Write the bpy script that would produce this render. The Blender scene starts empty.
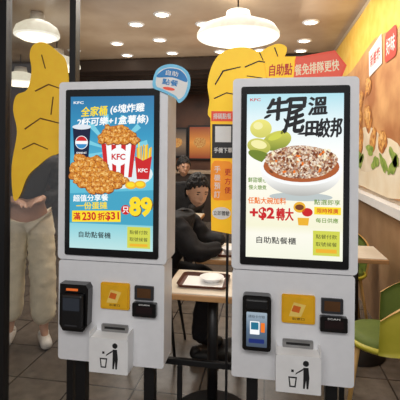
import bpy, bmesh, math, random
from mathutils import Vector, Matrix, noise
random.seed(4)
S = bpy.context.scene
COL = S.collection
TH = math.radians(9.4)
SN, CS = math.sin(TH), math.cos(TH)
H = 1.5
try:
    S.view_settings.view_transform = 'Standard'
except Exception:
    pass

def lin(c):
    return tuple(((v/255.0)/12.92 if v/255.0 <= 0.04045 else ((v/255.0+0.055)/1.055)**2.4) for v in c)

_m = {}
def mat(name, rgb, rough=0.5, metal=0.0, emit=0.0, var=0.06, scale=20, bump=0.0, rgb2=None, coat=0.0, added_glow=0.0):
    if name in _m: return _m[name]
    m = bpy.data.materials.new(name); m.use_nodes = True
    nt = m.node_tree; n = nt.nodes; l = nt.links
    b = n['Principled BSDF']
    c = lin(rgb)
    tc = n.new('ShaderNodeTexCoord'); nz = n.new('ShaderNodeTexNoise')
    nz.inputs['Scale'].default_value = scale; nz.inputs['Detail'].default_value = 4
    l.new(tc.outputs['Object'], nz.inputs['Vector'])
    r = n.new('ShaderNodeValToRGB')
    r.color_ramp.elements[0].position = 0.35; r.color_ramp.elements[1].position = 0.65
    if rgb2:
        c2 = lin(rgb2); r.color_ramp.elements[0].color = (*c, 1); r.color_ramp.elements[1].color = (*c2, 1)
    else:
        r.color_ramp.elements[0].color = (*[v*(1-var) for v in c], 1)
        r.color_ramp.elements[1].color = (*[min(1, v*(1+var)) for v in c], 1)
    l.new(nz.outputs['Fac'], r.inputs['Fac'])
    if emit > 0:
        b.inputs['Base Color'].default_value = (0.02, 0.02, 0.02, 1)
        b.inputs['Specular IOR Level'].default_value = 0.2
        l.new(r.outputs['Color'], b.inputs['Emission Color'])
        b.inputs['Emission Strength'].default_value = emit
    else:
        l.new(r.outputs['Color'], b.inputs['Base Color'])
        if added_glow > 0:
            l.new(r.outputs['Color'], b.inputs['Emission Color']); b.inputs['Emission Strength'].default_value = added_glow  # added glow brightens printed surfaces that are no lamps
    b.inputs['Roughness'].default_value = rough; b.inputs['Metallic'].default_value = metal
    b.inputs['Coat Weight'].default_value = coat
    if bump > 0:
        bp = n.new('ShaderNodeBump'); bp.inputs['Strength'].default_value = bump
        bp.inputs['Distance'].default_value = .02
        l.new(nz.outputs['Fac'], bp.inputs['Height']); l.new(bp.outputs['Normal'], b.inputs['Normal'])
    _m[name] = m
    return m

def gradmat(name, stops, z0, z1, emit=1.0, axis='Z'):
    m = bpy.data.materials.new(name); m.use_nodes = True
    nt = m.node_tree; n = nt.nodes; l = nt.links
    b = n['Principled BSDF']
    tc = n.new('ShaderNodeTexCoord'); sp = n.new('ShaderNodeSeparateXYZ'); mr = n.new('ShaderNodeMapRange')
    l.new(tc.outputs['Object'], sp.inputs[0]); l.new(sp.outputs[axis], mr.inputs['Value'])
    mr.inputs['From Min'].default_value = z0; mr.inputs['From Max'].default_value = z1
    r = n.new('ShaderNodeValToRGB'); l.new(mr.outputs[0], r.inputs['Fac'])
    els = r.color_ramp.elements
    while len(els) < len(stops): els.new(0.5)
    for e, (p, c) in zip(els, stops): e.position = p; e.color = (*lin(c), 1)
    if emit > 0:
        b.inputs['Base Color'].default_value = (0.02, 0.02, 0.02, 1)
        l.new(r.outputs['Color'], b.inputs['Emission Color']); b.inputs['Emission Strength'].default_value = emit
        b.inputs['Roughness'].default_value = 0.3
    else:
        l.new(r.outputs['Color'], b.inputs['Base Color'])
    return m

def cellmat(name, cols, scale, emit=1.0, rough=.6):
    m = bpy.data.materials.new(name); m.use_nodes = True
    nt = m.node_tree; n = nt.nodes; l = nt.links
    b = n['Principled BSDF']
    tc = n.new('ShaderNodeTexCoord'); v = n.new('ShaderNodeTexVoronoi'); v.inputs['Scale'].default_value = scale
    l.new(tc.outputs['Object'], v.inputs['Vector'])
    sp = n.new('ShaderNodeSeparateColor'); l.new(v.outputs['Color'], sp.inputs[0])
    r = n.new('ShaderNodeValToRGB'); l.new(sp.outputs[0], r.inputs['Fac'])
    els = r.color_ramp.elements
    while len(els) < len(cols): els.new(0.5)
    for i, (e, c) in enumerate(zip(els, cols)): e.position = i/(len(cols)-1); e.color = (*lin(c), 1)
    if emit > 0:
        b.inputs['Base Color'].default_value = (0.02, 0.02, 0.02, 1)
        l.new(r.outputs['Color'], b.inputs['Emission Color']); b.inputs['Emission Strength'].default_value = emit
    else:
        l.new(r.outputs['Color'], b.inputs['Base Color'])
    b.inputs['Roughness'].default_value = rough
    return m

def smooth(pts, n=4):
    out = []; k = len(pts)
    for i in range(k):
        p0, p1, p2, p3 = [pts[(i+j-1) % k] for j in range(4)]
        for s in range(n):
            t = s/n
            out.append(tuple(.5*((2*p1[a])+(-p0[a]+p2[a])*t+(2*p0[a]-5*p1[a]+4*p2[a]-p3[a])*t*t+(-p0[a]+3*p1[a]-3*p2[a]+p3[a])*t**3) for a in (0, 1)))
    return out

class MB:
    def __init__(s): s.v = []; s.f = []; s.m = []; s.mats = []; s.sm = []
    def mi(s, m):
        if m not in s.mats: s.mats.append(m)
        return s.mats.index(m)
    def add(s, verts, faces, m, smooth=False):
        o = len(s.v); k = s.mi(m)
        s.v += [tuple(v) for v in verts]
        for f in faces: s.f.append(tuple(i+o for i in f)); s.m.append(k); s.sm.append(smooth)
    def add_bm(s, bm, m, smooth=False):
        bm.verts.index_update()
        s.add([v.co[:] for v in bm.verts], [[v.index for v in f.verts] for f in bm.faces], m, smooth); bm.free()
    def add_mesh(s, me, m, M=Matrix(), smooth=False):
        s.add([M @ v.co for v in me.vertices], [list(p.vertices) for p in me.polygons], m, smooth)
    def box(s, x0, x1, y0, y1, z0, z1, m, bev=0.0, seg=2, M=None):
        bm = bmesh.new(); bmesh.ops.create_cube(bm, size=1)
        for v in bm.verts:
            v.co = Vector(((x0+x1)/2+v.co.x*(x1-x0), (y0+y1)/2+v.co.y*(y1-y0), (z0+z1)/2+v.co.z*(z1-z0)))
        if bev > 0: bmesh.ops.bevel(bm, geom=bm.edges[:], offset=bev, segments=seg, profile=.5, affect='EDGES')
        if M is not None: bmesh.ops.transform(bm, matrix=M, verts=bm.verts)
        s.add_bm(bm, m)
    def cyl(s, p0, p1, r0, r1, m, seg=16, smooth=True):
        p0 = Vector(p0); p1 = Vector(p1); d = (p1-p0)
        q = d.to_track_quat('Z', 'Y').to_matrix()
        vs = []; fs = []
        for i in range(seg):
            a = 2*math.pi*i/seg; e = q @ Vector((math.cos(a), math.sin(a), 0))
            vs += [p0+e*r0, p1+e*r1]
        for i in range(seg):
            j = (i+1) % seg; fs.append((2*i, 2*j, 2*j+1, 2*i+1))
        o = len(s.v)
        s.add(vs, fs, m, smooth)
        k = s.mi(m)
        s.f.append(tuple(o+2*i for i in reversed(range(seg)))); s.m.append(k); s.sm.append(False)
        s.f.append(tuple(o+2*i+1 for i in range(seg))); s.m.append(k); s.sm.append(False)
    def lathe(s, prof, m, seg=32, c=(0, 0, 0), smooth=True):
        vs = []; fs = []
        for r, z in prof:
            for i in range(seg):
                a = 2*math.pi*i/seg; vs.append((c[0]+r*math.cos(a), c[1]+r*math.sin(a), c[2]+z))
        for k in range(len(prof)-1):
            for i in range(seg):
                j = (i+1) % seg; fs.append((k*seg+i, k*seg+j, (k+1)*seg+j, (k+1)*seg+i))
        s.add(vs, fs, m, smooth)
    def poly(s, pts, y, m):
        a = sum(pts[i][0]*pts[(i+1) % len(pts)][1]-pts[(i+1) % len(pts)][0]*pts[i][1] for i in range(len(pts)))
        if a < 0: pts = pts[::-1]
        s.add([(p[0], y, p[1]) for p in pts], [tuple(range(len(pts)))], m)
    def prism(s, pts, y0, y1, m, mside=None):
        a = sum(pts[i][0]*pts[(i+1) % len(pts)][1]-pts[(i+1) % len(pts)][0]*pts[i][1] for i in range(len(pts)))
        if a < 0: pts = pts[::-1]
        k = len(pts); o = len(s.v)
        vs = [(p[0], y0, p[1]) for p in pts]+[(p[0], y1, p[1]) for p in pts]
        s.add(vs, [tuple(range(k)), tuple(reversed(range(k, 2*k)))], m)
        ks = s.mi(mside or m)
        for i in range(k):
            s.f.append((o+i, o+i+k, o+(i+1) % k+k, o+(i+1) % k)); s.m.append(ks); s.sm.append(False)
    def ell(s, cx, cz, rx, rz, y, m, seg=28, rot=0, wob=0, a0=0, a1=360):
        pts = []
        for i in range(seg+(0 if a1-a0 >= 360 else 1)):
            a = math.radians(a0+(a1-a0)*i/seg); w = 1+wob*math.sin(a*3+cx*900)+wob*.7*math.sin(a*5+cz*700)
            x, z = rx*w*math.cos(a), rz*w*math.sin(a)
            pts.append((cx+x*math.cos(rot)-z*math.sin(rot), cz+x*math.sin(rot)+z*math.cos(rot)))
        s.poly(pts, y, m)
    def text(s, t, cx, cz, w, h, y, m, bold=0.0, rot=0, slant=0.0):
        cjk = any(ord(c) > 0x2000 for c in t)
        cu = bpy.data.curves.new('txt', 'FONT'); cu.body = t; cu.size = 1; cu.offset = 0 if cjk else bold
        cu.resolution_u = 3
        ob = bpy.data.objects.new('txt', cu); COL.objects.link(ob)
        dg = bpy.context.evaluated_depsgraph_get(); dg.update()
        me = bpy.data.meshes.new_from_object(ob.evaluated_get(dg))
        if len(me.vertices):
            xs = [v.co.x for v in me.vertices]; ys = [v.co.y for v in me.vertices]
            a, b, c, d = min(xs), max(xs), min(ys), max(ys)
            sh = bold*1.6*h if cjk else 0
            offs = [(0, 0)] if sh == 0 else [(-sh, 0), (sh, 0), (0, sh*.8), (0, -sh*.8), (sh*.6, sh*.5), (-sh*.6, -sh*.5)]
            for q, (ox, oz) in enumerate(offs):
                vs = []
                for v in me.vertices:
                    X = ((v.co.x-a)/(b-a+1e-9)-.5)*w+ox; Z = ((v.co.y-c)/(d-c+1e-9)-.5)*h+oz
                    X += slant*Z
                    vs.append((cx+X*math.cos(rot)-Z*math.sin(rot), y-.00003*q, cz+X*math.sin(rot)+Z*math.cos(rot)))
                s.add(vs, [list(p.vertices) for p in me.polygons], m)
        bpy.data.meshes.remove(me); bpy.data.objects.remove(ob); bpy.data.curves.remove(cu)
    def build(s, name, parent=None, loc=(0, 0, 0), rz=0.0, label=None, cat=None, kind=None, group=None):
        me = bpy.data.meshes.new(name); me.from_pydata(s.v, [], s.f)
        for m in s.mats: me.materials.append(m)
        me.polygons.foreach_set('material_index', s.m)
        me.polygons.foreach_set('use_smooth', s.sm)
        me.update()
        return put(name, me, parent, loc, rz, label, cat, kind, group)

def put(name, data, parent=None, loc=(0, 0, 0), rz=0.0, label=None, cat=None, kind=None, group=None):
    ob = bpy.data.objects.new(name, data); COL.objects.link(ob)
    ob.location = loc; ob.rotation_euler = (0, 0, rz)
    if parent: ob.parent = parent
    if label: ob['label'] = label
    if cat: ob['category'] = cat
    if kind: ob['kind'] = kind
    if group: ob['group'] = group
    return ob

def thing(name, label, cat, loc, rz=0.0, group=None):
    e = put(name, None, None, loc, rz, label, cat, None, group); e.empty_display_size = .1
    return e

def clone(root, loc, rz=0.0, label=None):
    ch = {}
    def collect(o):
        ch[o.name] = list(o.children)
        for k in o.children: collect(k)
    collect(root)
    def cp(o, par):
        c = o.copy(); COL.objects.link(c)
        if par: c.parent = par
        for k in ch[o.name]: cp(k, c)
        return c
    c = cp(root, None); c.location = loc; c.rotation_euler = (0, 0, rz)
    if label: c['label'] = label
    return c

# measurements taken on the photograph -> metres on a vertical plane at room depth y
def pt(px, py, y):
    t = (px-200)/400.0
    D = y/(t*SN+CS)
    return (D*(t*CS-SN), H-(py-150)/400.0*D)
def room(px, D):
    X = (px-200)/400.0*D
    return (X*CS-D*SN, X*SN+D*CS)

# ---------------- materials
white = mat('white_painted_metal', (236, 237, 240), .35, var=.02)
white2 = mat('white_plastic', (242, 242, 242), .4, var=.02)
grey = mat('grey_painted_metal', (170, 172, 176), .4)
black = mat('black_powder_coat', (18, 18, 20), .4)
blackg = mat('black_glossy_plastic', (10, 10, 12), .15, coat=.3)
dark = mat('dark_grey_plastic', (45, 45, 48), .5)
steel = mat('brushed_steel', (160, 160, 160), .3, metal=1)
yellowp = mat('yellow_printed_card_added_glow', (255, 206, 36), .5, var=.02, added_glow=.28)  # plain printed card, brightened by a slight added emission
yellowd = mat('deep_yellow_card', (236, 176, 20), .5, var=.03)
ink = mat('black_ink', (25, 25, 28), .6)
coral = mat('coral_card_added_glow', (240, 84, 58), .5, var=.02, added_glow=.15)  # card is no light source; weak emission added to brighten it
redp = mat('red_print', (205, 40, 35), .5)
bluep = mat('blue_print', (40, 135, 205), .5)
whitep = mat('white_print', (244, 244, 242), .6, var=.02)
def E(name, rgb, e=1.0): return mat('screen_'+name, rgb, .4, emit=e, var=.0)
e_white = E('white', (250, 252, 252)); e_ink = E('ink', (22, 25, 30), .8); e_red = E('red', (205, 30, 35))
e_orange = E('orange', (240, 120, 30)); e_yellow = E('yellow', (252, 222, 40)); e_gold = E('gold', (240, 180, 45))
e_green = E('green', (110, 150, 50)); e_lime = E('lime', (210, 214, 80)); e_navy = E('navy', (20, 40, 110))
e_cream = E('cream', (250, 240, 205)); e_blue = E('blue', (50, 140, 200)); e_teal = E('teal', (30, 110, 140))
e_brown = E('brown', (120, 62, 28)); e_grey = E('grey', (190, 200, 200)); e_cup = E('cup', (12, 24, 58))
e_chick0 = mat('screen_fried_chicken_dark', (110, 48, 12), .5, emit=1.0, rgb2=(150, 72, 20), scale=60)
e_chick = mat('screen_fried_chicken', (176, 92, 26), .5, emit=1.0, rgb2=(232, 158, 60), scale=150)
e_chick2 = mat('screen_fried_chicken_pale', (220, 140, 54), .5, emit=1.0, rgb2=(252, 214, 130), scale=180)
e_beans = cellmat('screen_beef_and_beans', [(120, 55, 34), (235, 210, 175), (160, 84, 46), (250, 236, 214), (104, 44, 28), (205, 150, 96)], 150)

Z0 = 1.742
def ax(u): return -.2+u*.004
def az(v): return Z0-v*.004
L = .0004
def yl(k): return -.0080-L*k

def chick(b, u, v, rx, rz, r, k):
    b.ell(ax(u), az(v), rx*.0043, rz*.0043, yl(k), e_chick0, rot=r, wob=.08, seg=20)
    b.ell(ax(u-.2), az(v-.4), rx*.0039, rz*.0037, yl(k)-.00010, e_chick, rot=r, wob=.1, seg=20)
    for i in range(5):
        a = random.uniform(0, 6.28); q = random.uniform(.1, .65)
        b.ell(ax(u-.4+math.cos(a)*rx*q*.8), az(v-.6-math.sin(a)*rz*q*.8), rx*.0010, rz*.0008, yl(k)-.00018-.00001*i, e_chick2, seg=9, rot=a, wob=.2)

def screen_left():
    b = MB()
    bg = gradmat('screen_blue_gradient', [(0, (190, 228, 228)), (.16, (140, 210, 220)), (.2, (84, 176, 198)), (.45, (96, 194, 220)), (.75, (44, 150, 192)), (1, (26, 112, 164))], 1.04, 1.742)
    b.poly([(ax(0), az(0)), (ax(100), az(0)), (ax(100), az(175)), (ax(0), az(175))], yl(0), bg)
    ray = E('ray', (122, 206, 226))
    for i in range(12):
        a = math.radians(i*30+8); a2 = a+math.radians(9); r = 42*.004
        b.poly([(ax(52), az(62)), (ax(52)+r*math.cos(a), az(62)+r*math.sin(a)), (ax(52)+r*math.cos(a2), az(62)+r*math.sin(a2))], yl(1), ray)
    b.text('KFC', ax(10), az(7), .05, .012, yl(2), e_white, .02)
    R = .05
    b.text('全家桶', ax(29), az(17), .125, .044, yl(2), e_yellow, .02, R, .15)
    b.text('(6塊炸雞', ax(69), az(14.5), .160, .044, yl(2), e_white, .018, R, .15)
    b.text('2杯可樂+1盒薯條)', ax(51), az(28.5), .34, .044, yl(2), e_white, .018, R, .15)
    b.ell(ax(50), az(88), .198, .072, yl(2), E('plate', (222, 238, 240)))
    b.poly([(ax(3), az(35)), (ax(25), az(35)), (ax(22), az(80)), (ax(6), az(80))], yl(3), e_cup)
    b.ell(ax(14), az(35), .046, .012, yl(4), E('lid', (225, 232, 240)))
    b.poly([(ax(14), az(26.5)), (ax(16), az(26.5)), (ax(16), az(35)), (ax(14), az(35))], yl(3), e_white)
    b.ell(ax(14), az(53), .031, .031, yl(4), e_white)
    b.ell(ax(14), az(53), .028, .028, yl(5), e_red, a0=15, a1=165)
    b.ell(ax(14), az(53), .028, .028, yl(5), e_blue, a0=195, a1=345)
    b.text('pepsi', ax(14), az(65), .048, .013, yl(5), e_white, .01)
    b.poly([(ax(38), az(52)), (ax(80), az(52)), (ax(75), az(92)), (ax(43), az(92))], yl(4), e_white)
    for k in range(4):
        t0 = 38+k*12.1; t1 = t0+5.7; q0 = 43+k*9.2; q1 = q0+4.4
        b.poly([(ax(t0), az(52)), (ax(t1), az(52)), (ax(q1), az(92)), (ax(q0), az(92))], yl(5), e_red)
    b.ell(ax(59), az(69), .044, .041, yl(6), e_white)
    b.text('KFC', ax(59), az(69), .066, .028, yl(7), e_red, .03)
    b.ell(ax(59), az(52), .085, .014, yl(6), E('rim', (240, 225, 220)))
    rows_ = [(38, 47, 67, 5), (42, 43, 72, 6), (46, 40, 76, 7), (50, 39, 79, 7)]
    for v, u0, u1, k in rows_:
        n_ = int((u1-u0)/5.5)+1
        for i in range(n_):
            chick(b, u0+(u1-u0)*i/(n_-1)+random.uniform(-1, 1), v+random.uniform(-1, 1), random.uniform(4.6, 6), random.uniform(3.8, 4.8), random.uniform(-1, 1), 7+rows_.index((v, u0, u1, k))*.5)
    rows_ = [(73, 10, 34), (79, 6, 40), (85, 4, 44), (91, 5, 60), (97, 9, 66), (102, 17, 58), (106, 26, 48)]
    for j, (v, u0, u1) in enumerate(rows_):
        n_ = int((u1-u0)/6)+1
        for i in range(n_):
            chick(b, u0+(u1-u0)*i/(n_-1)+random.uniform(-1, 1), v+random.uniform(-1.5, 1.5), random.uniform(5, 6.8), random.uniform(4, 5.2), random.uniform(-1, 1), 9+j*.5)
    for i in range(9):
        u = 81+i*1.8; t = random.uniform(-2, 2); hh = random.uniform(51, 60)
        b.poly([(ax(u), az(78)), (ax(u+1.7), az(78)), (ax(u+1.7+t), az(hh)), (ax(u+t), az(hh))], yl(9)-.00002*i, e_yellow if i % 2 else e_gold)
    b.poly([(ax(78.5), az(68)), (ax(88), az(73)), (ax(98.5), az(68)), (ax(95), az(94)), (ax(81), az(94))], yl(10), e_red)
    b.text('KFC', ax(88), az(84), .044, .017, yl(11), e_white, .03)
    for u, v in [(74, 101), (85, 100)]:
        b.ell(ax(u), az(v), .027, .018, yl(12), e_gold); b.ell(ax(u), az(v-.5), .019, .011, yl(13), e_yellow)
    b.poly([(ax(0), az(112)), (ax(100), az(106)), (ax(100), az(146)), (ax(0), az(146))], yl(1), E('band', (66, 164, 196)))
    b.text('超值分享餐', ax(26), az(116.5), .17, .030, yl(13), e_white, .018, R)
    b.text('一份蛋撻', ax(27), az(125.5), .15, .032, yl(3), e_yellow, .018, R)
    b.poly([(ax(3), az(132)), (ax(62), az(130)), (ax(62), az(143)), (ax(3), az(145))], yl(3), e_yellow)
    b.text('滿', ax(9), az(138.3), .034, .034, yl(4), e_red, .02, R)
    b.text('230', ax(24), az(137.8), .068, .038, yl(4), e_red, .03, R)
    b.text('折', ax(39), az(137.5), .034, .034, yl(4), e_red, .02, R)
    b.text('$31', ax(52), az(137), .066, .040, yl(4), e_red, .03, R)
    b.ell(ax(68), az(129), .022, .022, yl(4), e_red); b.text('只', ax(68), az(129), .028, .028, yl(5), e_white, .02)
    b.text('89', ax(85.5), az(125), .108, .090, yl(5), e_yellow, .05)
    b.text('89', ax(86.2), az(125.7), .111, .093, yl(4), e_brown, .06)
    b.text('自助點餐機', ax(31), az(159), .155, .028, yl(3), e_ink, .008)
    b.poly([(ax(70), az(148)), (ax(97), az(148)), (ax(97), az(172)), (ax(70), az(172))], yl(2), e_lime)
    b.text('點餐付款', ax(83.5), az(154), .085, .018, yl(3), e_ink, .0)
    b.text('取號候餐', ax(83.5), az(162), .085, .018, yl(3), e_ink, .0)
    b.box(ax(73), ax(94), yl(3), yl(2), az(170), az(167), e_gold)
    return b

def screen_right():
    b = MB()
    bg = gradmat('screen_pale_gradient', [(0, (244, 246, 226)), (.15, (252, 250, 236)), (.2, (246, 244, 214)), (.45, (253, 250, 236)), (.66, (252, 253, 250)), (.86, (222, 242, 246)), (1, (172, 222, 234))], 1.04, 1.742)
    b.poly([(ax(0), az(0)), (ax(100), az(0)), (ax(100), az(175)), (ax(0), az(175))], yl(0), bg)
    b.text('KFC', ax(9), az(6), .045, .012, yl(2), e_red, .02)
    b.text('牛', ax(33), az(16), .090, .094, yl(3), e_ink, .032, .12, .18)
    b.text('尾', ax(51), az(23), .078, .148, yl(3), e_ink, .019, .03, .15)
    b.text('溫', ax(74), az(13), .076, .074, yl(3), e_ink, .026, .06, .12)
    b.text('田', ax(68), az(37), .048, .060, yl(3), e_ink, .034, .04, .1)
    b.text('絞邦', ax(86.5), az(36), .092, .080, yl(3), e_ink, .020, .04, .1)
    for (u, v, l_, th, r) in [(42, 30, .034, .006, -.9), (22, 24, .030, .006, .5), (62, 42, .06, .005, .1), (60, 8, .020, .006, -.6), (44, 6, .024, .006, .6), (38, 40, .022, .006, 1.0)]:
        b.ell(ax(u), az(v), l_*.6, th, yl(3), e_ink, rot=r, seg=16)
    pear = gradmat('screen_pear', [(0, (150, 160, 40)), (1, (238, 230, 120))], az(75), az(28))
    fr1 = gradmat('screen_fruit', [(0, (110, 130, 30)), (1, (205, 205, 80))], az(62), az(42))
    b.ell(ax(15), az(37), .046, .040, yl(2), pear); b.ell(ax(12), az(34), .020, .016, yl(3), E('shine', (245, 240, 170)))
    b.ell(ax(32), az(50), .062, .040, yl(3), fr1, rot=.35); b.ell(ax(30), az(46), .030, .012, yl(4), e_lime, rot=.35)
    b.ell(ax(13), az(56), .050, .034, yl(4), pear, rot=-.2); b.ell(ax(13), az(54), .034, .018, yl(5), E('pale_fruit', (246, 240, 170)), rot=-.2)
    b.ell(ax(16), az(67), .060, .022, yl(5), fr1, rot=-.35)
    b.ell(ax(57), az(109), .13, .018, yl(2), e_grey)
    low = [(ax(57+42*math.cos(math.radians(a))), az(80+28*math.sin(math.radians(a)))) for a in range(0, 181, 9)]
    b.poly(low, yl(6), gradmat('screen_bowl', [(0, (180, 180, 176)), (.6, (244, 244, 240)), (1, (252, 252, 250))], az(108), az(80)))
    b.ell(ax(57), az(78), .169, .076, yl(7), e_white); b.ell(ax(57), az(77), .156, .066, yl(8), E('broth', (176, 92, 44)))
    b.ell(ax(57), az(72), .148, .070, yl(9), e_beans, wob=.03)
    for i in range(50):
        u = 57+random.uniform(-31, 31); v = 71+random.uniform(-12, 12)
        b.ell(ax(u), az(v), random.uniform(.006, .012), .005, yl(10)-.00001*i, random.choice([e_brown, e_cream, e_brown, e_orange, e_chick0]), seg=10, rot=random.uniform(0, 3), wob=.1)
    b.text('鮮甜暖心', ax(12), az(92), .080, .022, yl(3), e_green, .01)
    b.text('慢火燉煮', ax(12), az(100), .075, .020, yl(3), e_green, .01)
    b.text('任點大碗加料', ax(22), az(114), .16, .028, yl(3), e_orange, .015)
    b.text('+$2', ax(17), az(128), .105, .056, yl(4), e_red, .04)
    b.text('轉大', ax(41), az(128), .070, .052, yl(4), e_red, .02)
    b.ell(ax(56), az(120), .025, .023, yl(4), e_gold); b.ell(ax(56), az(120), .018, .012, yl(5), e_brown)
    b.ell(ax(64), az(125), .022, .018, yl(4), e_red)
    b.poly([(ax(54), az(131)), (ax(66), az(131)), (ax(65), az(139)), (ax(55), az(139))], yl(3), e_gold)
    b.text('點選即享', ax(84), az(114), .105, .022, yl(3), e_green, .01)
    b.poly([(ax(71), az(119)), (ax(98), az(119)), (ax(98), az(127)), (ax(71), az(127))], yl(3), e_yellow)
    b.text('限時推廣', ax(84.5), az(123), .085, .02, yl(4), e_red, .01)
    b.text('每日供應', ax(84), az(133), .09, .02, yl(3), e_green, .01)
    b.text('自助點餐櫃', ax(32), az(156), .165, .029, yl(3), e_ink, .008)
    b.poly([(ax(70), az(144)), (ax(97), az(144)), (ax(97), az(170)), (ax(70), az(170))], yl(2), e_lime)
    b.text('點餐付款', ax(83.5), az(150), .085, .018, yl(3), e_ink, .0)
    b.text('取號候餐', ax(83.5), az(158), .085, .018, yl(3), e_ink, .0)
    b.box(ax(73), ax(94), yl(3), yl(2), az(167), az(163), e_gold)
    return b

def rrect(x0, x1, z0, z1, r, k=5):
    pts = []
    for cx, cz, a in [(x1-r, z1-r, 0), (x0+r, z1-r, 90), (x0+r, z0+r, 180), (x1-r, z0+r, 270)]:
        for i in range(k+1):
            t = math.radians(a+90*i/k); pts.append((cx+r*math.cos(t), cz+r*math.sin(t)))
    return pts

def kiosk(loc, label, left):
    k = thing('ordering_kiosk', label, 'kiosk', loc, 0, 'self-ordering kiosks standing side by side')
    b = MB(); b.prism(rrect(-.262, .262, .985, 1.812, .018), 0, .165, white)
    b.build('upper_housing', k)
    b = MB(); b.prism(rrect(-.258, .252, .515, .980, .014), .003, .15, white); b.build('lower_housing', k)
    b = MB(); b.box(-.25, .24, .012, .14, .978, .988, grey); b.build('joint_strip', k)
    b = MB(); o = rrect(-.225, .225, 1.008, 1.775, .01); b.prism(o, -.007, .003, blackg); b.build('screen_bezel', k)
    (screen_left() if left else screen_right()).build('screen', k, label='lit display with colourful food promotion')
    dx = .014
    cr = put('card_reader', None, k, (dx-.002, 0, 0))
    b = MB()
    if left:
        b.prism([(-.238, .885), (-.112, .885), (-.100, .865), (-.104, .70), (-.125, .672), (-.222, .672), (-.24, .70)], -.045, .004, blackg)
        b.box(-.222, -.118, -.070, -.04, .69, .845, black, .010)
        b.build('reader_body', cr)
        b = MB(); b.poly(rrect(-.21, -.13, .775, .832, .004), -.0705, E('reader_dim', (38, 44, 54), .6))
        b.box(-.205, -.150, -.050, -.044, .857, .866, mat('orange_light_strip', (235, 110, 40), .4, emit=.8)); b.build('reader_display', cr)
        b = MB(); b.box(-.20, -.14, -.074, -.069, .705, .712, dark, .002); b.build('card_slot', cr)
    else:
        b.prism(rrect(-.222, -.102, .655, .888, .014), -.04, .004, blackg)
        b.box(-.208, -.116, -.055, -.035, .835, .875, black, .006)
        b.build('reader_body', cr)
        b = MB(); b.poly(rrect(-.205, -.119, .672, .818, .004), -.0405, gradmat('reader_screen', [(0, (70, 84, 104)), (.5, (96, 120, 146)), (1, (176, 194, 208))], .67, .82, .8))
        b.text('請拍卡付款', -.162, .80, .07, .012, -.041, e_ink, .0)
        b.poly(rrect(-.190, -.150, .725, .780, .003), -.041, e_white); b.poly(rrect(-.186, -.154, .745, .776, .002), -.0414, e_teal)
        b.poly(rrect(-.145, -.128, .735, .775, .002), -.041, e_orange)
        b.poly(rrect(-.195, -.13, .688, .706, .004), -.041, e_navy)
        b.build('reader_display', cr)
    b = MB(); b.prism(rrect(-.060, .078, .770, .890, .008), -.006, .004, yellowd)
    b.prism(rrect(-.052, .070, .778, .882, .005), -.009, -.005, mat('orange_yellow_window', (240, 182, 34), .3, var=.05))
    b.poly([(-.03, .80), (.02, .80), (.04, .85), (-.01, .86)], -.0094, mat('card_drawing', (250, 215, 110), .5))
    b.text('取票口', .009, .79, .05, .010, -.0096, ink, .0)
    b.poly([(-.02, .822), (.012, .816), (.02, .842), (-.01, .848)], -.0098, mat('ticket_orange', (225, 110, 30), .5))
    b.build('ticket_panel', k, (dx, 0, 0), label='yellow ticket instruction panel')
    b = MB(); b.prism(rrect(.108, .196, .822, .884, .004), -.008, .004, dark)
    b.poly(rrect(.120, .184, .832, .874, .003), -.0085, mat('brown_sensor_window', (90, 60, 35), .2))
    b.build('sensor_module', k, (dx*.6, 0, 0))
    b = MB(); b.prism(rrect(.102, .212, .750, .812, .006), -.02, .004, blackg)
    b.box(.12, .195, -.0225, -.019, .765, .798, mat('scanner_glass', (35, 22, 24), .1)); b.text('SCAN', .157, .805, .05, .007, -.0208, whitep, .01)
    b.build('barcode_scanner', k, (dx*.6, 0, 0))
    b = MB(); b.prism(rrect(-.055, .072, .664, .700, .006), -.005, .004, steel); b.box(-.04, .058, -.0065, -.003, .678, .688, black)
    b.build('receipt_slot', k, (dx, 0, 0))
    b = MB()
    b.prism(rrect(-.09, .09, .512, .665, .004), -.070, .002, white2)
    b.box(-.09, -.086, -.070, .0, .661, .688, white2); b.box(.086, .09, -.070, .0, .661, .688, white2)
    y = -.0706
    b.ell(.03, .636, .012, .012, y, ink)
    b.poly([(.02, .620), (.04, .620), (.044, .579), (.040, .534), (.033, .534), (.031, .569), (.026, .534), (.019, .534), (.02, .579)], y, ink)
    b.poly([(.022, .618), (.018, .608), (-.012, .588), (-.009, .596)], y-.0002, ink)
    b.poly([(-.04, .579), (-.005, .579), (-.010, .536), (-.035, .536)], y, ink)
    b.poly([(-.034, .573), (-.011, .573), (-.015, .542), (-.030, .542)], y-.0003, whitep)
    b.box(-.028, -.018, y-.0006, y-.0002, .598, .608, ink)
    b.build('waste_box', k, (.020, 0, 0), label='white metal receipt waste box with litter symbol')
    for x in (-.17, .17):
        b = MB(); b.box(x-.025, x+.025, .05, .10, .012, .52, black, .003); b.build('leg', k)
    b = MB(); b.box(-.26, .26, -.02, .155, 0, .012, black, .003); b.build('base_plate', k)
    return k

KY = 1.743
kiosk((-.698, KY, 0), 'white self-service ordering kiosk showing blue fried chicken advertisement', True)
kiosk((.1166, KY, 0), 'white self-service ordering kiosk showing beef bowl advertisement, pale screen', False)

t = thing('barrier_rail', 'black steel rail running behind the two kiosks', 'railing', (0, 0, 0))
b = MB(); b.box(-.95, .38, 1.962, 1.985, .42, .45, black, .003); b.build('rail', t)
for x in (-.42, -.93, .36):
    b = MB(); b.box(x-.012, x+.012, 1.962, 1.985, 0, .42, black, .003); b.build('post', t)

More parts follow.
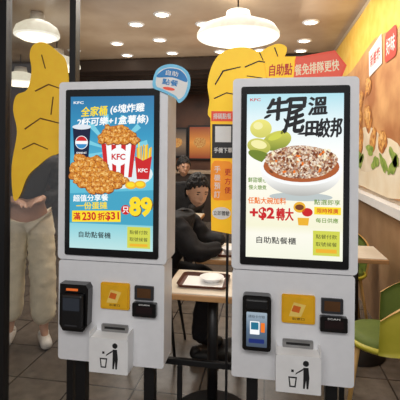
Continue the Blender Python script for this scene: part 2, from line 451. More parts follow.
# ---------------- toppers
def P(pts, y): return [pt(a, c, y) for a, c in pts]
y = 1.733
cx, cz = pt(171, 84, y)
b = MB()
tl = -.18
def rp(pts): return [(cx+p[0]*math.cos(tl)-p[1]*math.sin(tl), cz+p[0]*math.sin(tl)+p[1]*math.cos(tl)) for p in pts]
b.prism(rp(smooth([(-.088, 0), (-.078, .052), (-.035, .082), (.02, .084), (.066, .060), (.084, .010), (.076, -.045), (.050, -.078), (.03, -.062), (-.005, -.050), (-.045, -.040), (-.078, -.032)])), y, y+.005, mat('pale_blue_card_added_glow', (120, 200, 236), .5, added_glow=.1))  # faint glow added to the blue card to lift its brightness
b.poly(rp(smooth([(-.074, .004), (-.066, .044), (-.03, .068), (.02, .071), (.056, .050), (.072, .010), (.066, -.040), (.046, -.062), (.03, -.050), (-.005, -.038), (-.045, -.028), (-.066, -.022)])), y-.0005, whitep)
b.poly(rp(smooth([(-.070, .018), (-.062, .042), (-.03, .064), (.02, .067), (.054, .047), (.066, .018), (.0, .028)])), y-.001, bluep)
b.text('自助', cx+.002, cz+.046, .056, .022, y-.0015, whitep, .01, tl)
b.text('點餐', cx-.006, cz+.006, .072, .026, y-.0015, bluep, .015, tl)
b.ell(cx-.012, cz-.022, .028, .007, y-.0018, coral, rot=tl)
b.build('round_sign', label='rounded blue and white cardboard sign at the kiosk corner', cat='sign')

y = 1.935
b = MB()
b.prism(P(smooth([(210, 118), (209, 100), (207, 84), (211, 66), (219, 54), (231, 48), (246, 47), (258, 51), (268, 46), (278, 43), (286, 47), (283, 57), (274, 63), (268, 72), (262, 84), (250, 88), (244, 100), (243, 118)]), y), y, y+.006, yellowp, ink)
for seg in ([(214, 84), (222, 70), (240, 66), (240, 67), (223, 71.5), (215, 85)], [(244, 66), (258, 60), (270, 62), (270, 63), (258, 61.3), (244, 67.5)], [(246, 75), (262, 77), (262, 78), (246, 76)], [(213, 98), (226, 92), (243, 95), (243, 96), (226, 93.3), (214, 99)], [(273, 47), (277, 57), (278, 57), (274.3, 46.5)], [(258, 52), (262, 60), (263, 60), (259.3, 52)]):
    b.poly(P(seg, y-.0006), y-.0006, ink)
b.prism(P([(210, 108), (243, 108), (243, 228), (234, 234), (212, 230)], y+.004), y+.002, y+.010, mat('amber_card_added_glow', (255, 196, 36), .5, var=.03, added_glow=.25))  # amber card brightened with added emission, not backlit
b.poly(P([(211, 111), (242, 111), (242, 121), (211, 121)], y), y-.0002, coral)
q = y-.0006
def tx(s_, px, py, w, h, m_, bold=.015, rot=0, yy=None):
    yy = q if yy is None else yy
    x_, z_ = pt(px, py, yy); b.text(s_, x_, z_, w, h, yy, m_, bold, rot)
tx('掃碼點餐', 222, 116, .088, .028, whitep, .01)
b.poly(P([(212, 124), (234, 124), (234, 158), (212, 158)], y), y, dark)
b.poly(P([(215, 126), (231, 126), (231, 142), (215, 142)], q), q, whitep)
tx('手機下單', 223, 150, .088, .026, whitep, .01)
b.poly(P(smooth([(212, 164), (222, 161), (233, 165), (234, 196), (222, 200), (212, 196)], 3), y), y-.0001, mat('orange_card_patch_added_glow', (246, 150, 40), .5, added_glow=.2))  # orange print made brighter by added emission
for i, ch in enumerate('手機預訂'):
    tx(ch, 217.5, 169+i*8.4, .030, .032, whitep, .008)
for i, ch in enumerate('更方便'):
    tx(ch, 228, 172+i*9, .030, .032, redp, .008)
b.ell(*pt(222, 213, q), .046, .030, q, whitep)
tx('立即體驗', 222, 213, .078, .022, ink, .005, 0, q-.0004)
xb, zb = pt(228, 228, y)
b.box(xb-.006, xb+.006, y+.010, y+.020, 0, 1.7, black)
b.build('cutout_sign', label='tall yellow cardboard cutout sign with scan panel beside the kiosk', cat='sign')

y = 1.922
b = MB()
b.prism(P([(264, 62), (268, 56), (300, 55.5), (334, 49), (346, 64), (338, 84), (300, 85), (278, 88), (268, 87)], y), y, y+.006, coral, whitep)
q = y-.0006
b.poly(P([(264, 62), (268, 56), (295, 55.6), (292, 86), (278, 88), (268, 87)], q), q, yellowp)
b.poly(P([(294, 58), (334, 51.5), (343.5, 64), (336.5, 82), (293, 83.5)], q), q, mat('salmon_card_added_glow', (238, 96, 72), .5, var=.02, added_glow=.15))  # salmon card brightened by a little added glow
q -= .0006
x_, z_ = pt(280, 69, q)
b.text('自助點', x_, z_, .105, .055, q, redp, .012, .04, .1)
x_, z_ = pt(316, 66.5, q)
b.text('餐免排隊更快', x_, z_, .20, .052, q, mat('pale_yellow_print_added_glow', (255, 240, 204), .5, added_glow=.1), .010, .11, .1)  # lettering is plain print with slight emission added for brightness
b.poly(P([(303, 83), (312, 83), (312, 97), (303, 97)], y), y+.001, coral)
xb, zb = pt(304, 95, y)
b.box(xb-.012, xb+.012, y+.006, y+.011, 1.5, 1.85, whitep)
b.build('banner_sign', label='two-tone yellow and salmon pointed cardboard banner on the kiosk top', cat='sign')

# ---------------- room shell
def plain(name, bx, m, kind='structure'):
    b = MB(); b.box(*bx, m); return b.build(name, kind=kind)
fm = bpy.data.materials.new('grey_stone_tiles'); fm.use_nodes = True
n = fm.node_tree.nodes; l = fm.node_tree.links; pb = n['Principled BSDF']
tc = n.new('ShaderNodeTexCoord'); br = n.new('ShaderNodeTexBrick'); br.offset = 0
br.inputs['Scale'].default_value = 1; br.inputs['Brick Width'].default_value = .4; br.inputs['Row Height'].default_value = .4
br.inputs['Mortar Size'].default_value = .006
br.inputs['Color1'].default_value = (*lin((112, 102, 92)), 1); br.inputs['Color2'].default_value = (*lin((94, 86, 78)), 1); br.inputs['Mortar'].default_value = (*lin((50, 45, 42)), 1)
l.new(tc.outputs['Object'], br.inputs['Vector'])
nz = n.new('ShaderNodeTexNoise'); nz.inputs['Scale'].default_value = 12; nz.inputs['Detail'].default_value = 6; l.new(tc.outputs['Object'], nz.inputs['Vector'])
mx = n.new('ShaderNodeMixRGB'); mx.blend_type = 'OVERLAY'; mx.inputs[0].default_value = .6
l.new(br.outputs['Color'], mx.inputs[1]); l.new(nz.outputs['Fac'], mx.inputs[2]); l.new(mx.outputs[0], pb.inputs['Base Color'])
pb.inputs['Roughness'].default_value = .25
plain('floor', (-6, 3.2, -2.5, 9.6, -.1, 0), fm)
plain('ceiling', (-6, 3.2, -2.5, 9.6, 3.0, 3.1), mat('warm_brown_ceiling', (176, 152, 126), .25, scale=1.2, rgb2=(206, 184, 158)))
plain('wall_back', (-6, 3.2, 9.5, 9.6, 0, 3.0), mat('dark_brown_panel', (74, 50, 40), .5, scale=2, rgb2=(108, 70, 50)))
plain('wall_left', (-6, -5.9, -2.5, 9.5, 0, 3.0), mat('brown_plaster', (110, 80, 62), .7))
plain('wall_right', (.98, 1.08, 2.3, 9.5, 0, 3.0), mat('warm_beige_wall', (205, 188, 165), .6))
plain('trim_1', (.90, .98, 2.3, 7.0, 1.03, 1.10), white2)
plain('trim_2', (.955, .98, 2.3, 7.0, 0, 1.03), mat('wood_wainscot', (150, 116, 84), .5, scale=4, rgb2=(172, 138, 104)))
for i in range(8):
    plain('trim_%d' % (3+i), (-5.5, .95, 6.3+i*.4, 6.38+i*.4, 2.80, 2.98), mat('dark_slats', (60, 47, 40), .6))
fr = mat('dark_window_frame', (24, 24, 26), .35)
b = MB(); b.box(-1.45, -1.405, 1.98, 2.03, 0, 2.99, fr); b.box(-1.035, -1.0, 1.98, 2.03, 0, 2.99, fr); b.box(-1.41, -1.03, 1.985, 2.025, 0, .05, fr)
b.build('window_1', kind='structure')
gm = bpy.data.materials.new('clear_glass'); gm.use_nodes = True
nn = gm.node_tree.nodes; ll = gm.node_tree.links; nn.remove(nn['Principled BSDF'])
g1 = nn.new('ShaderNodeBsdfTransparent'); g2 = nn.new('ShaderNodeBsdfGlossy'); g2.inputs['Roughness'].default_value = .03
ms = nn.new('ShaderNodeMixShader'); ms.inputs[0].default_value = .09
g1.inputs['Color'].default_value = (.92, .92, .92, 1)
ll.new(g1.outputs[0], ms.inputs[1]); ll.new(g2.outputs[0], ms.inputs[2]); ll.new(ms.outputs[0], nn['Material Output'].inputs[0])
b = MB(); b.box(-1.405, -1.035, 2.0, 2.008, .05, 2.99, gm); b.build('window_2', kind='structure')
y = 1.997
b = MB()
b.prism(P(smooth([(33, 46), (44, 44), (57, 53), (66, 64), (69, 96), (67, 128), (61, 152), (50, 158), (40, 166), (28, 178), (20, 198), (14, 200), (12, 168), (17, 134), (13, 112), (16, 97), (27, 91), (31, 72), (29, 56)]), y), y-.002, y, mat('yellow_vinyl_added_glow', (246, 196, 50), .5, var=.04, added_glow=.12))  # vinyl does not light up itself; glow added to brighten it
q = y-.0026
brl = mat('brown_line', (110, 70, 20), .5)
for seg in ([(34, 92), (48, 85), (62, 90), (62, 91), (48, 86.5), (35, 93.3)], [(24, 130), (40, 119), (60, 124), (60, 125.2), (40, 120.5), (25, 131.3)], [(40, 56), (44, 70), (45.2, 70), (41.4, 56)], [(52, 98), (50, 116), (51.3, 116), (53.4, 98)], [(22, 150), (34, 144), (48, 150), (48, 151), (34, 145.4), (22, 151.4)]):
    b.poly(P(seg, q), q, brl)
b.build('window_sticker', label='large yellow vinyl sticker on the glass partition', cat='sticker')

# mural on right wall
b = MB()
A = lambda k: -.0006*k
mur_w = 4.4
mc = lambda nme, c, c2=None, sc=8: mat('mural_'+nme, c, .6, rgb2=c2, scale=sc)
b.box(0, mur_w, 0, .012, 1.14, 2.92, mc('base', (178, 112, 62), (226, 172, 112), 2.2))
b.poly(smooth([(0, 2.9), (1.5, 2.91), (3, 2.91), (mur_w-.02, 2.9), (mur_w-.02, 2.42), (3.6, 2.52), (2.6, 2.42), (1.6, 2.45), (.02, 2.5)], 3), A(2), mc('yellow', (246, 196, 74), (252, 212, 104)))
drum = mc('drumstick', (128, 62, 22), (226, 150, 66), 16); drum2 = mc('crust', (176, 100, 40), (244, 190, 104), 26); bread = mc('bread', (206, 140, 70), (248, 206, 140), 14)
b.poly(smooth([(2.2, 1.16), (3.2, 1.15), (4.34, 1.16), (4.36, 1.50), (3.9, 1.62), (3.3, 1.56), (2.6, 1.40)], 3), A(4), mc('cream', (240, 222, 190), (250, 238, 214), 4))
b.ell(3.25, 1.52, .62, .22, A(5), mc('dish', (228, 208, 178), (244, 230, 206), 5))
random.seed(9)
for i in range(26):
    u = random.uniform(1.4, 4.2); z = random.uniform(1.55, 2.15); rx = random.uniform(.10, .19); ro = random.uniform(-1, 1)
    k = 6+i*.12
    b.ell(u, z, rx, rx*.72, A(k), drum, rot=ro, wob=.07); b.ell(u-.015, z+.02, rx*.82, rx*.56, A(k)-.00003, drum2, rot=ro, wob=.1); b.ell(u-.04, z+.04, rx*.35, rx*.2, A(k)-.00005, bread, rot=ro, wob=.15)
for i in range(9):
    b.ell(random.uniform(2.3, 4.2), random.uniform(1.36, 1.52), .13, .05, A(10), mc('lettuce', (110, 142, 50), (170, 190, 90), 20), rot=random.uniform(-.5, .5), wob=.15)
b.poly([(3.42, 2.20), (3.84, 2.24), (3.82, 2.50), (3.40, 2.44)], A(11), whitep); b.text('新鮮炸', 3.62, 2.345, .32, .12, A(12), redp, .01, .06)
b.poly(rrect(3.92, 4.22, 2.22, 2.46, .05), A(11), mc('badge', (204, 70, 52))); b.text('好味', 4.07, 2.34, .22, .13, A(12), whitep, .01)
b.build('wall_mural', loc=(.958, 7.4, 0), rz=-math.pi/2, label='warm brown, orange and cream food-photo mural on the side wall', cat='mural')

def picture(px, z0, z1, w, c1, c2, label):
    y_ = 9.46
    tt = (px-200)/400; DD = y_/(tt*SN+CS); x_ = DD*(tt*CS-SN)
    t = thing('wall_picture', label, 'picture', (x_, y_, 0), 0, 'framed food posters')
    b = MB(); b.box(-w/2-.04, w/2+.04, -.03, .03, z0-.04, z1+.04, black, .004); b.build('frame', t)
    b = MB(); b.poly(rrect(-w/2, w/2, z0, z1, .005), -.032, gradmat('poster_print', [(0, c1), (.5, c2), (1, c1)], z0, z1, .8))
    b.ell(0, (z0+z1)/2, w*.3, w*.25, -.034, mat('poster_food', (200, 110, 40), .5, emit=.7, rgb2=(240, 190, 110), scale=30), wob=.06); b.build('print', t)
picture(200, 1.3, 2.05, .50, (150, 60, 30), (235, 150, 60), 'lit orange food poster in a black frame on the rear wall')
picture(177, 1.35, 2.0, .45, (60, 50, 48), (150, 120, 90), 'dim brown food poster in a black frame on the rear wall')
picture(28, 2.2, 2.7, 1.3, (150, 30, 30), (200, 60, 50), 'wide red lit poster on the rear wall')
b = MB(); b.box(-4.6, .5, 8.3, 8.9, 0, 1.0, mat('dark_counter', (62, 50, 44), .5), .01); b.box(-4.65, .55, 8.25, 8.95, 1.0, 1.05, mat('counter_top', (170, 150, 128), .3), .005)
b.build('service_counter', label='long dark counter with pale top by the rear wall', cat='counter')

# ---------------- lamps
glow = mat('warm_lamp_diffuser', (255, 240, 210), .5, emit=2.6, var=.02)
def pendant(loc, r, label):
    t = thing('pendant_lamp', label, 'lamp', loc, 0, 'round white pendant lamps')
    b = MB(); b.lathe([(r, 0), (r*1.0, .03), (r*.9, .09), (r*.6, .14), (r*.3, .17)], mat('cream_lamp_shade', (255, 242, 214), .4, emit=.95), 40); b.build('lamp_shade', t)
    b = MB(); b.lathe([(r, 0), (r*.97, -.01), (r*.86, -.012)], mat('lamp_rim', (255, 246, 228), .4, emit=1.3), 40); b.build('rim', t)
    b = MB(); b.lathe([(r*.86, -.012), (r*.7, -.04), (.001, -.06)], glow, 40); b.build('diffuser', t)
    b = MB(); b.cyl((0, 0, .165), (0, 0, .25), r*.32, r*.28, mat('pale_canopy', (205, 200, 190), .5), 24); b.build('canopy', t)
    b = MB(); b.cyl((0, 0, .24), (0, 0, 3.0-loc[2]), .008, .008, black, 8); b.build('cord', t)
    return t
x_, y_ = room(237, 3.9); pendant((x_, y_, 2.60), .40, 'large cream round dome pendant lamp glowing above the tables')
x_, y_ = room(56, 5.6); pendant((x_, y_, 2.64), .32, 'warm round pendant lamp seen through glass')
x_, y_ = room(20, 6.4); pendant((x_, y_, 2.55), .32, 'warm round pendant lamp farther inside, seen through glass')
x_, y_ = room(36, 4.4); pendant((x_, y_, 2.74), .24, 'warm round pendant lamp high up, seen through glass')

b = MB(); b.lathe([(.10, 0), (.09, -.012), (.072, -.012)], white2, 20); dl = thing('downlight', 'round recessed ceiling downlight, lit white', 'ceiling light', (-1.55, 4.6, 3.0), 0, 'recessed ceiling downlights')
b.build('trim_ring', dl); b = MB(); b.lathe([(.074, -.006), (.001, -.008)], mat('downlight_glow', (255, 240, 214), .4, emit=9, var=0), 20); b.build('bulb', dl)
bpy.context.view_layer.update()
for x, y in [(-1.15, 4.3), (-.75, 4.7), (.5, 4.8), (-2.1, 5.4), (-1.45, 5.3), (-.7, 5.3), (.5, 5.6), (-2.9, 4.9), (-2.9, 5.7), (-1.45, 6.05), (-.7, 6.05), (-2.2, 6.1), (.5, 6.15), (-.1, 5.3), (-.1, 6.05)]:
    clone(dl, (x, y, 3.0))
for x, y in [(-2.2, 6.75), (-1.4, 6.75), (-.6, 6.75), (.3, 6.75), (-1.6, 7.55), (-.9, 7.95), (-.1, 7.55), (-2.6, 7.55), (-3.4, 6.75), (-.5, 8.35), (-1.3, 8.75), (-3.4, 7.95)]:
    clone(dl, (x, y, 3.0))

# ---------------- furniture
wood = mat('pale_wood_laminate', (220, 206, 184), .3, scale=6, rgb2=(234, 222, 204))
edge_w = mat('oak_table_edge', (184, 140, 92), .5, scale=9)
def table(loc, w, d, label):
    t = thing('dining_table', label, 'table', loc, 0, 'pale laminate dining tables')
    b = MB(); b.box(-w/2+.008, w/2-.008, -d/2+.008, d/2-.008, .725, .752, wood, .003); b.build('table_top', t)
    b = MB(); b.box(-w/2, w/2, -d/2, d/2, .715, .746, edge_w, .006); b.build('edge_band', t)
    b = MB(); b.cyl((0, 0, .03), (0, 0, .72), .03, .03, black, 16); b.build('pedestal', t)
    b = MB(); b.lathe([(.22, 0), (.22, .012), (.05, .03), (.03, .035)], black, 24); b.build('table_base', t)
    return t
table((-.29, 2.25, 0), .50, .42, 'pale wood-edged laminate table standing near the kiosks')
table((-.185, 2.97, 0), .58, .50, 'pale wood-edged table with a tray, man seated at it')
table((-1.02, 4.46, 0), .62, .46, 'pale wood-edged table farther inside the restaurant')
table((.66, 3.15, 0), .38, .40, 'small pale wood-edged table beside the mural wall')

lime = mat('yellow_green_shell', (178, 170, 44), .45, scale=5, rgb2=(200, 188, 64))
cush = mat('olive_green_pad', (96, 112, 40), .7)
woodleg = mat('oak_leg', (196, 152, 84), .5, scale=9, rgb2=(212, 170, 104))
def chair(loc, rz, label, shell, pad, legm, R=.20):
    t = thing('dining_chair', label, 'chair', loc, rz, 'moulded dining chairs')
    b = MB()
    b.lathe([(0.001, .425), (.02, .424), (.12, .425), (R-.02, .43), (R, .45), (R-.012, .462), (.001, .455)], shell, 28); b.build('seat', t)
    b = MB(); b.lathe([(R-.025, .458), (R-.03, .478), (.12, .488), (.001, .488)], pad, 28); b.build('cushion', t)
    b = MB(); rows = 8; cols = 20
    def grid(r_off):
        out = []
        for i in range(rows+1):
            v = i/rows
            for j in range(cols+1):
                u = j/cols*2-1
                a = math.pi+u*math.radians(95)
                top = .79-.16*abs(u)**2.2
                z = .44+(top-.44)*v
                r = R+r_off+.035*v
                out.append((r*math.cos(a)-.01*v, r*math.sin(a), z))
        return out
    g1 = grid(0); g2 = grid(-.018); W = cols+1; k = len(g1)
    o = len(b.v)
    f = [(i*W+j, i*W+j+1, (i+1)*W+j+1, (i+1)*W+j) for i in range(rows) for j in range(cols)]
    b.add(g1+g2, f, shell, True)
    kp = b.mi(pad)
    for q in f: b.f.append(tuple(o+k+i for i in reversed(q))); b.m.append(kp); b.sm.append(True)
    edge = [j for j in range(W)]+[i*W+cols for i in range(1, rows+1)]+[rows*W+j for j in range(cols-1, -1, -1)]+[i*W for i in range(rows-1, 0, -1)]
    for i in range(len(edge)):
        e0, e1 = edge[i], edge[(i+1) % len(edge)]
        b.f.append((o+e0, o+e1, o+e1+k, o+e0+k)); b.m.append(b.mi(legm)); b.sm.append(False)
    b.build('backrest', t)
    for sx in (-1, 1):
        for sy in (-1, 1):
            b = MB(); b.cyl((sx*.12, sy*.12, .435), (sx*.18, sy*.18, 0), .014, .010, legm, 10); b.build('leg', t)
    return t
chair((.655, 2.40, 0), math.radians(165), 'yellow-green tub chair with olive pad and wooden rim', lime, cush, woodleg, .21)
chair((.66, 3.62, 0), math.radians(-90), 'yellow-green tub chair beside the mural wall', lime, cush, woodleg)
chair((-.80, 2.93, 0), 0, 'dark tub chair the seated man uses', mat('dark_chair_shell', (62, 52, 46), .5), dark, black)
chair((-1.02, 5.07, 0), math.radians(-90), 'brown tub chair at a table farther inside', mat('brown_chair_shell', (110, 80, 54), .5), dark, black)

def tray(loc, rz, label):
    t = thing('serving_tray', label, 'tray', loc, rz, 'serving trays')
    b = MB()
    o = rrect(-.14, .14, -.12, .12, .03); i_ = rrect(-.13, .13, -.11, .11, .025); k = len(o)
    vs = [(p[0], p[1], .018) for p in o]+[(p[0], p[1], .001) for p in i_]
    b.add(vs, [(j, (j+1) % k, (j+1) % k+k, j+k) for j in range(k)]+[tuple(range(k, 2*k))], mat('brown_tray', (92, 50, 36), .5)); b.build('tray_body', t)
    b = MB(); b.box(-.11, .11, -.09, .09, .0015, .003, whitep); b.build('paper_liner', t)
    return t
tray((-.20, 2.90, .752), 0, 'brown plastic tray with white paper on the table')
b = MB(); b.lathe([(.001, 0), (.035, 0), (.065, .045), (.06, .045), (.034, .006), (.001, .006)], white2, 24); b.build('soup_bowl', loc=(-.25, 2.87, .7555), label='small white bowl on the tray', cat='bowl')
def cup(loc, m, label):
    t = thing('paper_cup', label, 'cup', loc, 0, 'paper drink cups')
    b = MB(); b.lathe([(.001, 0), (.028, 0), (.04, .12), (.001, .12)], m, 20); b.build('cup_body', t)
    b = MB(); b.lathe([(.043, .118), (.043, .126), (.03, .132), (.001, .132)], white2, 20); b.build('lid', t)
    b = MB(); b.cyl((.008, 0, .13), (.016, 0, .19), .003, .003, redp, 8); b.build('straw', t)
cup((-.14, 2.93, .7555), redp, 'red paper cup with white lid and straw on the tray')
tray((-.34, 2.24, .752), 0, 'brown plastic tray with white paper, nearly empty')
b = MB(); b.lathe([(.001, 0), (.04, 0), (.07, .025), (.066, .025), (.038, .006), (.001, .006)], white2, 24); b.build('paper_plate', loc=(-.30, 2.26, .7555), label='white empty dish on the nearer tray', cat='plate')

# ---------------- people
def skinmesh(nodes, edges, root, sub=2):
    names = list(nodes); idx = {k: i for i, k in enumerate(names)}
    me = bpy.data.meshes.new('sk'); me.from_pydata([nodes[k][0] for k in names], [(idx[a], idx[c]) for a, c in edges], [])
    ob = bpy.data.objects.new('sk', me); COL.objects.link(ob)
    sk = ob.modifiers.new('Skin', 'SKIN'); sk.use_smooth_shade = True
    for k in names:
        r = nodes[k][1]; r = (r, r) if not isinstance(r, tuple) else r
        me.skin_vertices[0].data[idx[k]].radius = r
        me.skin_vertices[0].data[idx[k]].use_root = (k == root)
    ss = ob.modifiers.new('Sub', 'SUBSURF'); ss.levels = sub; ss.render_levels = sub
    dg = bpy.context.evaluated_depsgraph_get(); dg.update()
    out = bpy.data.meshes.new_from_object(ob.evaluated_get(dg))
    bpy.data.objects.remove(ob); bpy.data.meshes.remove(me)
    return out

def keep_largest(me):
    bm = bmesh.new(); bm.from_mesh(me); seen = set(); isl = []
    bm.verts.ensure_lookup_table()
    for v in bm.verts:
        if v in seen: continue
        st_ = [v]; seen.add(v); cur = []
        while st_:
            a = st_.pop(); cur.append(a)
            for e in a.link_edges:
                o = e.other_vert(a)
                if o not in seen: seen.add(o); st_.append(o)
        isl.append(cur)
    isl.sort(key=len, reverse=True)
    for c in isl[1:]: bmesh.ops.delete(bm, geom=c, context='VERTS')
    bm.to_mesh(me); bm.free()

def folds(me, amt):
    me.update()
    nrm = [v.normal.copy() for v in me.vertices]
    for v, n_ in zip(me.vertices, nrm):
        p = v.co
        v.co = p + n_*amt*(abs(noise.noise(Vector((p.x*9, p.y*9, p.z*22))))*1.6-.4)

def head_bm():
    bm = bmesh.new(); bmesh.ops.create_icosphere(bm, subdivisions=4, radius=1)
    for v in bm.verts:
        c = v.co.copy(); x, y, z = c
        sx, sy, sz = .098, .076, .118
        if z < -.1: sy *= 1-.35*(-z-.1); sx_ = 1-.12*(-z)
        else: sx_ = 1
        X = x*sx*sx_+(.012 if (z < -.3 and x > 0) else 0); Y = y*sy; Z = z*sz
        d = math.exp(-((y/.14)**2))*math.exp(-(((z+.12)/.2)**2))
        if x > 0: X += .024*d
        for s_ in (-1, 1):
            e = math.exp(-(((y-s_*.38)/.2)**2))*math.exp(-(((z-.08)/.12)**2))
            if x > 0: X -= .010*e
        if x > 0:
            X += .006*math.exp(-((y/.28)**2))*math.exp(-(((z+.45)/.07)**2))
            X += .004*math.exp(-((y/.6)**2))*math.exp(-(((z-.26)/.08)**2))
        v.co = Vector((X, Y, Z))
    for s_ in (-1, 1):
        r = bmesh.ops.create_icosphere(bm, subdivisions=2, radius=1)
        for v in r['verts']: v.co = Vector((v.co.x*.018-.005, v.co.y*.012+s_*.074, v.co.z*.032-.005))
    return bm

def person(label, loc, rz, N, skin_c, hair_c, top_c, leg_c, shoe_c, head_pos, pitch, yaw=0, wide=0.0, bulk=0.0):
    t = thing('person', label, 'person', loc, rz)
    skinm = mat('skin_'+str(skin_c), skin_c, .5, var=.04); hairm = mat('hair_'+str(hair_c), hair_c, .6, scale=90, bump=.5, rgb2=tuple(min(255, v+14) for v in hair_c))
    topm = mat('jacket_'+str(top_c), top_c, .8, scale=14, bump=.4, var=.2); legm = mat('trouser_'+str(leg_c), leg_c, .9, scale=12, bump=.5, var=.08); shoem = mat('shoe_'+str(shoe_c), shoe_c, .5)
    E1 = [('pelvis', 'spine'), ('spine', 'chest'), ('chest', 'neck'), ('neck', 'headb')]
    for s_ in 'LR':
        E1 += [('chest', 'sh'+s_), ('sh'+s_, 'el'+s_), ('el'+s_, 'wr'+s_), ('wr'+s_, 'pa'+s_), ('pelvis', 'hip'+s_), ('hip'+s_, 'kn'+s_), ('kn'+s_, 'an'+s_), ('an'+s_, 'to'+s_)]
    rad = {'pelvis': (.12, .10), 'spine': (.12, .095), 'chest': (.14, .10), 'neck': .05, 'headb': .05}
    for s_ in 'LR':
        rad.update({'sh'+s_: .06, 'el'+s_: .042, 'wr'+s_: .028, 'pa'+s_: (.034, .02), 'hip'+s_: .085, 'kn'+s_: .058, 'an'+s_: .034, 'to'+s_: (.026, .018)})
    N = {k: Vector(v) for k, v in N.items()}
    for s_ in 'LR':
        d = (N['wr'+s_]-N['el'+s_]).normalized(); N['pa'+s_] = N['wr'+s_]+d*.07
    N['headb'] = Vector(head_pos)+Vector((-.01, 0, -.06))
    body = skinmesh({k: (N[k], rad[k]) for k in rad}, E1, 'pelvis', 2)
    b = MB(); b.add_mesh(body, skinm)
    Mh = Matrix.Translation(Vector(head_pos)) @ Matrix.Rotation(yaw, 4, 'Z') @ Matrix.Rotation(pitch, 4, 'Y')
    hb = head_bm(); bmesh.ops.transform(hb, matrix=Mh, verts=hb.verts); b.add_bm(hb, skinm)
    for s_ in 'LR':
        d = (N['wr'+s_]-N['el'+s_]).normalized(); side = d.cross(Vector((0, 0, 1)))
        if side.length < .1: side = Vector((1, 0, 0))
        side.normalize(); up = side.cross(d).normalized(); sg = 1 if s_ == 'R' else -1
        bm = bmesh.new(); bmesh.ops.create_icosphere(bm, subdivisions=3, radius=1)
        Rm = Matrix((d, side, up)).transposed().to_4x4()
        bmesh.ops.transform(bm, matrix=Matrix.Translation(N['wr'+s_]+d*.05) @ Rm @ Matrix.Diagonal((.055, .042, .019, 1)), verts=bm.verts); b.add_bm(bm, skinm)
        for i, (off, ln) in enumerate([(-.030, .058), (-.010, .072), (.010, .068), (.030, .052)]):
            p0 = N['wr'+s_]+d*.055+side*off
            fm_ = skinmesh({'a': (p0, .010), 'b': (p0+d*(.03+ln*.4)-up*.004, .009), 'c': (p0+d*(.03+ln*.75)-up*.016, .008), 'e': (p0+d*(.03+ln)-up*.032, .007)}, [('a', 'b'), ('b', 'c'), ('c', 'e')], 'a', 1)
            b.add_mesh(fm_, skinm)
        p0 = N['wr'+s_]+d*.03-side*sg*.02
        fm_ = skinmesh({'a': (p0, .012), 'b': (p0+d*.03-side*sg*.025, .010), 'c': (p0+d*.055-side*sg*.032-up*.012, .008)}, [('a', 'b'), ('b', 'c')], 'a', 1)
        b.add_mesh(fm_, skinm)
    tmp = b.build('tmpbody'); rm = tmp.modifiers.new('R', 'REMESH'); rm.mode = 'VOXEL'; rm.voxel_size = .007; rm.use_smooth_shade = True
    dg = bpy.context.evaluated_depsgraph_get(); dg.update()
    me = bpy.data.meshes.new_from_object(tmp.evaluated_get(dg)); om = tmp.data; bpy.data.objects.remove(tmp); bpy.data.meshes.remove(om)
    keep_largest(me)
    me.materials.clear(); me.materials.append(skinm); put('body', me, t)
    for s_ in (-1, 1):
        bm = bmesh.new(); bmesh.ops.create_icosphere(bm, subdivisions=2, radius=.0095)
        bmesh.ops.transform(bm, matrix=Mh @ Matrix.Translation((.0805, s_*.029, .009)) @ Matrix.Diagonal((.8, 1.15, .42, 1)), verts=bm.verts)
        bb = MB(); bb.add_bm(bm, ink, True); bb.build('eye', t)
        bb = MB(); bb.box(.088, .094, s_*.030-.013, s_*.030+.013, .028, .033, hairm, .002, M=Mh); bb.build('eyebrow', t)
    bb = MB(); bb.box(.090, .0965, -.018, .018, -.055, -.051, mat('lips', (160, 96, 88), .5), .0015, M=Mh); bb.build('mouth', t)
    bm = bmesh.new(); bmesh.ops.create_icosphere(bm, subdivisions=5, radius=1)
    dele = []
    for v in bm.verts:
        x, y, z = v.co
        lim = -.22+.66*max(0, x+.25)
        if x < -.2: lim = -.55
        if z < lim+.07*math.sin(y*17+x*5): dele.append(v); continue
        k = 1.0+noise.noise(Vector((x*7, y*7, z*3)))*.08+abs(noise.noise(Vector((x*22, y*22, z*6))))*.06
        v.co = Vector((x*.108*k-.006, y*.087*k, z*.130*k+.004))
    bmesh.ops.delete(bm, geom=dele, context='VERTS')
    bmesh.ops.solidify(bm, geom=bm.faces[:], thickness=.008)
    bmesh.ops.transform(bm, matrix=Mh, verts=bm.verts)
    bb = MB(); bb.add_bm(bm, hairm, True); bb.build('hair', t)
    tk = ['pelvis', 'spine', 'chest', 'neck']+[a+s_ for s_ in 'LR' for a in ('sh', 'el', 'wr')]
    g = .024+bulk
    tn = {k: (N[k], (rad[k][0]+g, rad[k][1]+g) if isinstance(rad[k], tuple) else rad[k]+g) for k in tk}
    tn['neck'] = (N['chest'].lerp(N['neck'], .72), .068)
    if wide: tn['pelvis'] = (N['pelvis'].lerp(N['spine'], .8), (.13, .115))
    for s_ in 'LR': tn['wr'+s_] = (N['el'+s_].lerp(N['wr'+s_], .93), .044)
    te = [('pelvis', 'spine'), ('spine', 'chest'), ('chest', 'neck')]+[e for s_ in 'LR' for e in (('chest', 'sh'+s_), ('sh'+s_, 'el'+s_), ('el'+s_, 'wr'+s_))]
    me = skinmesh(tn, te, 'pelvis', 3); folds(me, .014); me.materials.append(topm); put('jacket', me, t)
    ln = {'pelvis': (N['pelvis'].lerp(N['spine'], .35 if wide else 0), (.135, .115))}; le = []
    for s_ in 'LR':
        ln['hip'+s_] = (N['hip'+s_], .105+wide*.3); ln['kn'+s_] = (N['kn'+s_], .082+wide*.6); ln['an'+s_] = (N['kn'+s_].lerp(N['an'+s_], .9), .066+wide)
        le += [('pelvis', 'hip'+s_), ('hip'+s_, 'kn'+s_), ('kn'+s_, 'an'+s_)]
    me = skinmesh(ln, le, 'pelvis', 3); folds(me, .010); me.materials.append(legm); put('trousers', me, t)
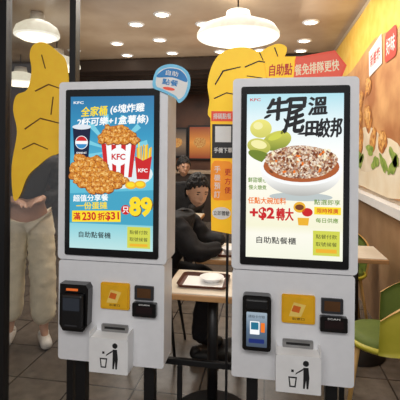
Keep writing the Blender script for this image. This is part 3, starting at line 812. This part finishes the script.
    for s_ in 'LR':
        a, c = N['an'+s_], N['to'+s_]; d = Vector((c.x-a.x, c.y-a.y, 0)).normalized()
        base = Vector((a.x, a.y, 0))
        sh = skinmesh({'h': (base-d*.035+Vector((0, 0, .05)), (.044, .048)), 'm': (base+d*.05+Vector((0, 0, .048)), (.046, .044)), 't': (base+d*.16+Vector((0, 0, .038)), (.046, .034)), 'a': (base+Vector((0, 0, .11)), .048)}, [('h', 'm'), ('m', 't'), ('h', 'a')], 'm', 2)
        zmin = min(v.co.z for v in sh.vertices)
        for v in sh.vertices: v.co.z -= zmin
        sh.materials.append(shoem); put('shoe', sh, t)
    return t

def seated(lean, reach, neck, low=0.0):
    n_ = {'pelvis': (0, 0, .57), 'spine': (.04+lean*.25, 0, .74-low*.3), 'chest': (lean*.75, 0, .93-low), 'neck': neck}
    for s_, sg in (('L', 1), ('R', -1)):
        n_['sh'+s_] = (lean*.85, sg*.18, .98-low); n_['el'+s_] = (lean+.12, sg*.23, .78); n_['wr'+s_] = (lean+reach, sg*.11, .82)
        n_['hip'+s_] = (.03, sg*.09, .56); n_['kn'+s_] = (.42, sg*.12, .53); n_['an'+s_] = (.36, sg*.12, .09); n_['to'+s_] = (.45, sg*.125, .045)
    return n_
person('seated man in black jacket, head bowed over a tray', (-.83, 2.93, 0), 0,
       seated(.25, .29, (.27, 0, 1.08), .03), (222, 176, 148), (14, 12, 14), (17, 18, 24), (20, 20, 25), (20, 19, 20), (.33, -.01, 1.20), .36, -1.0, 0, .015)
person('seated person in black top with short dark hair', (-1.02, 5.05, 0), math.radians(-90),
       seated(.10, .30, (.11, 0, 1.16), -.02), (190, 148, 124), (16, 14, 15), (20, 20, 24), (40, 40, 48), (30, 30, 30), (.14, 0, 1.29), .25, .5)
st = {'pelvis': (0, 0, .98), 'spine': (.0, 0, 1.14), 'chest': (0, 0, 1.33), 'neck': (0, 0, 1.48)}
for s_, sg in (('L', 1), ('R', -1)):
    st['sh'+s_] = (0, sg*.18, 1.39); st['el'+s_] = (.03, sg*.23, 1.15); st['wr'+s_] = (.16, sg*.10, 1.12)
    st['hip'+s_] = (0, sg*.09, .94); st['kn'+s_] = (.01+sg*.05, sg*.115, .50); st['an'+s_] = (sg*.07, sg*.125, .09); st['to'+s_] = (sg*.07+.09, sg*.14, .045)
person('standing person in dark jacket, wide cream trousers and white shoes', (-1.83, 2.86, 0), math.radians(-60),
       st, (205, 160, 134), (22, 18, 18), (22, 22, 26), (242, 232, 204), (236, 232, 224), (.015, 0, 1.62), .1, 0, .035)

# ---------------- lights
def area(name, loc, rot, sx, sy, e, col=(1, .93, .84)):
    d = bpy.data.lights.new(name, 'AREA'); d.shape = 'RECTANGLE'; d.size = sx; d.size_y = sy; d.energy = e; d.color = col
    o = bpy.data.objects.new(name, d); COL.objects.link(o); o.location = loc; o.rotation_euler = rot; return o
area('front_ceiling_light', (-.2, -.6, 2.9), (math.radians(35), 0, 0), 2.5, 1.2, 78, (1, .98, .96))
area('inner_ceiling_light', (-1.2, 3.6, 2.9), (0, 0, 0), 2.5, 1.2, 66)
area('rear_ceiling_light', (-1.2, 7.4, 2.75), (0, 0, 0), 3, 2, 60)
area('ceiling_uplight', (-1.0, 5.2, 2.2), (math.pi, 0, 0), 3.5, 2.5, 22)
area('side_wall_light', (.1, 3.6, 2.8), (0, math.radians(-40), 0), .5, 2, 20)
w = bpy.data.worlds.new('room_ambient'); S.world = w; w.use_nodes = True
w.node_tree.nodes['Background'].inputs[0].default_value = (.78, .78, .80, 1); w.node_tree.nodes['Background'].inputs[1].default_value = .42

# ---------------- camera
cam = bpy.data.cameras.new('camera'); co = bpy.data.objects.new('camera', cam); COL.objects.link(co)
cam.sensor_width = 36; cam.lens = 36; cam.shift_y = -.125; cam.clip_start = .05
co.matrix_world = Matrix.Translation((0, 0, H)) @ Matrix.Rotation(TH, 4, 'Z') @ Matrix.Rotation(math.radians(90), 4, 'X') @ Matrix.Rotation(math.radians(.5), 4, 'Z')
S.camera = co
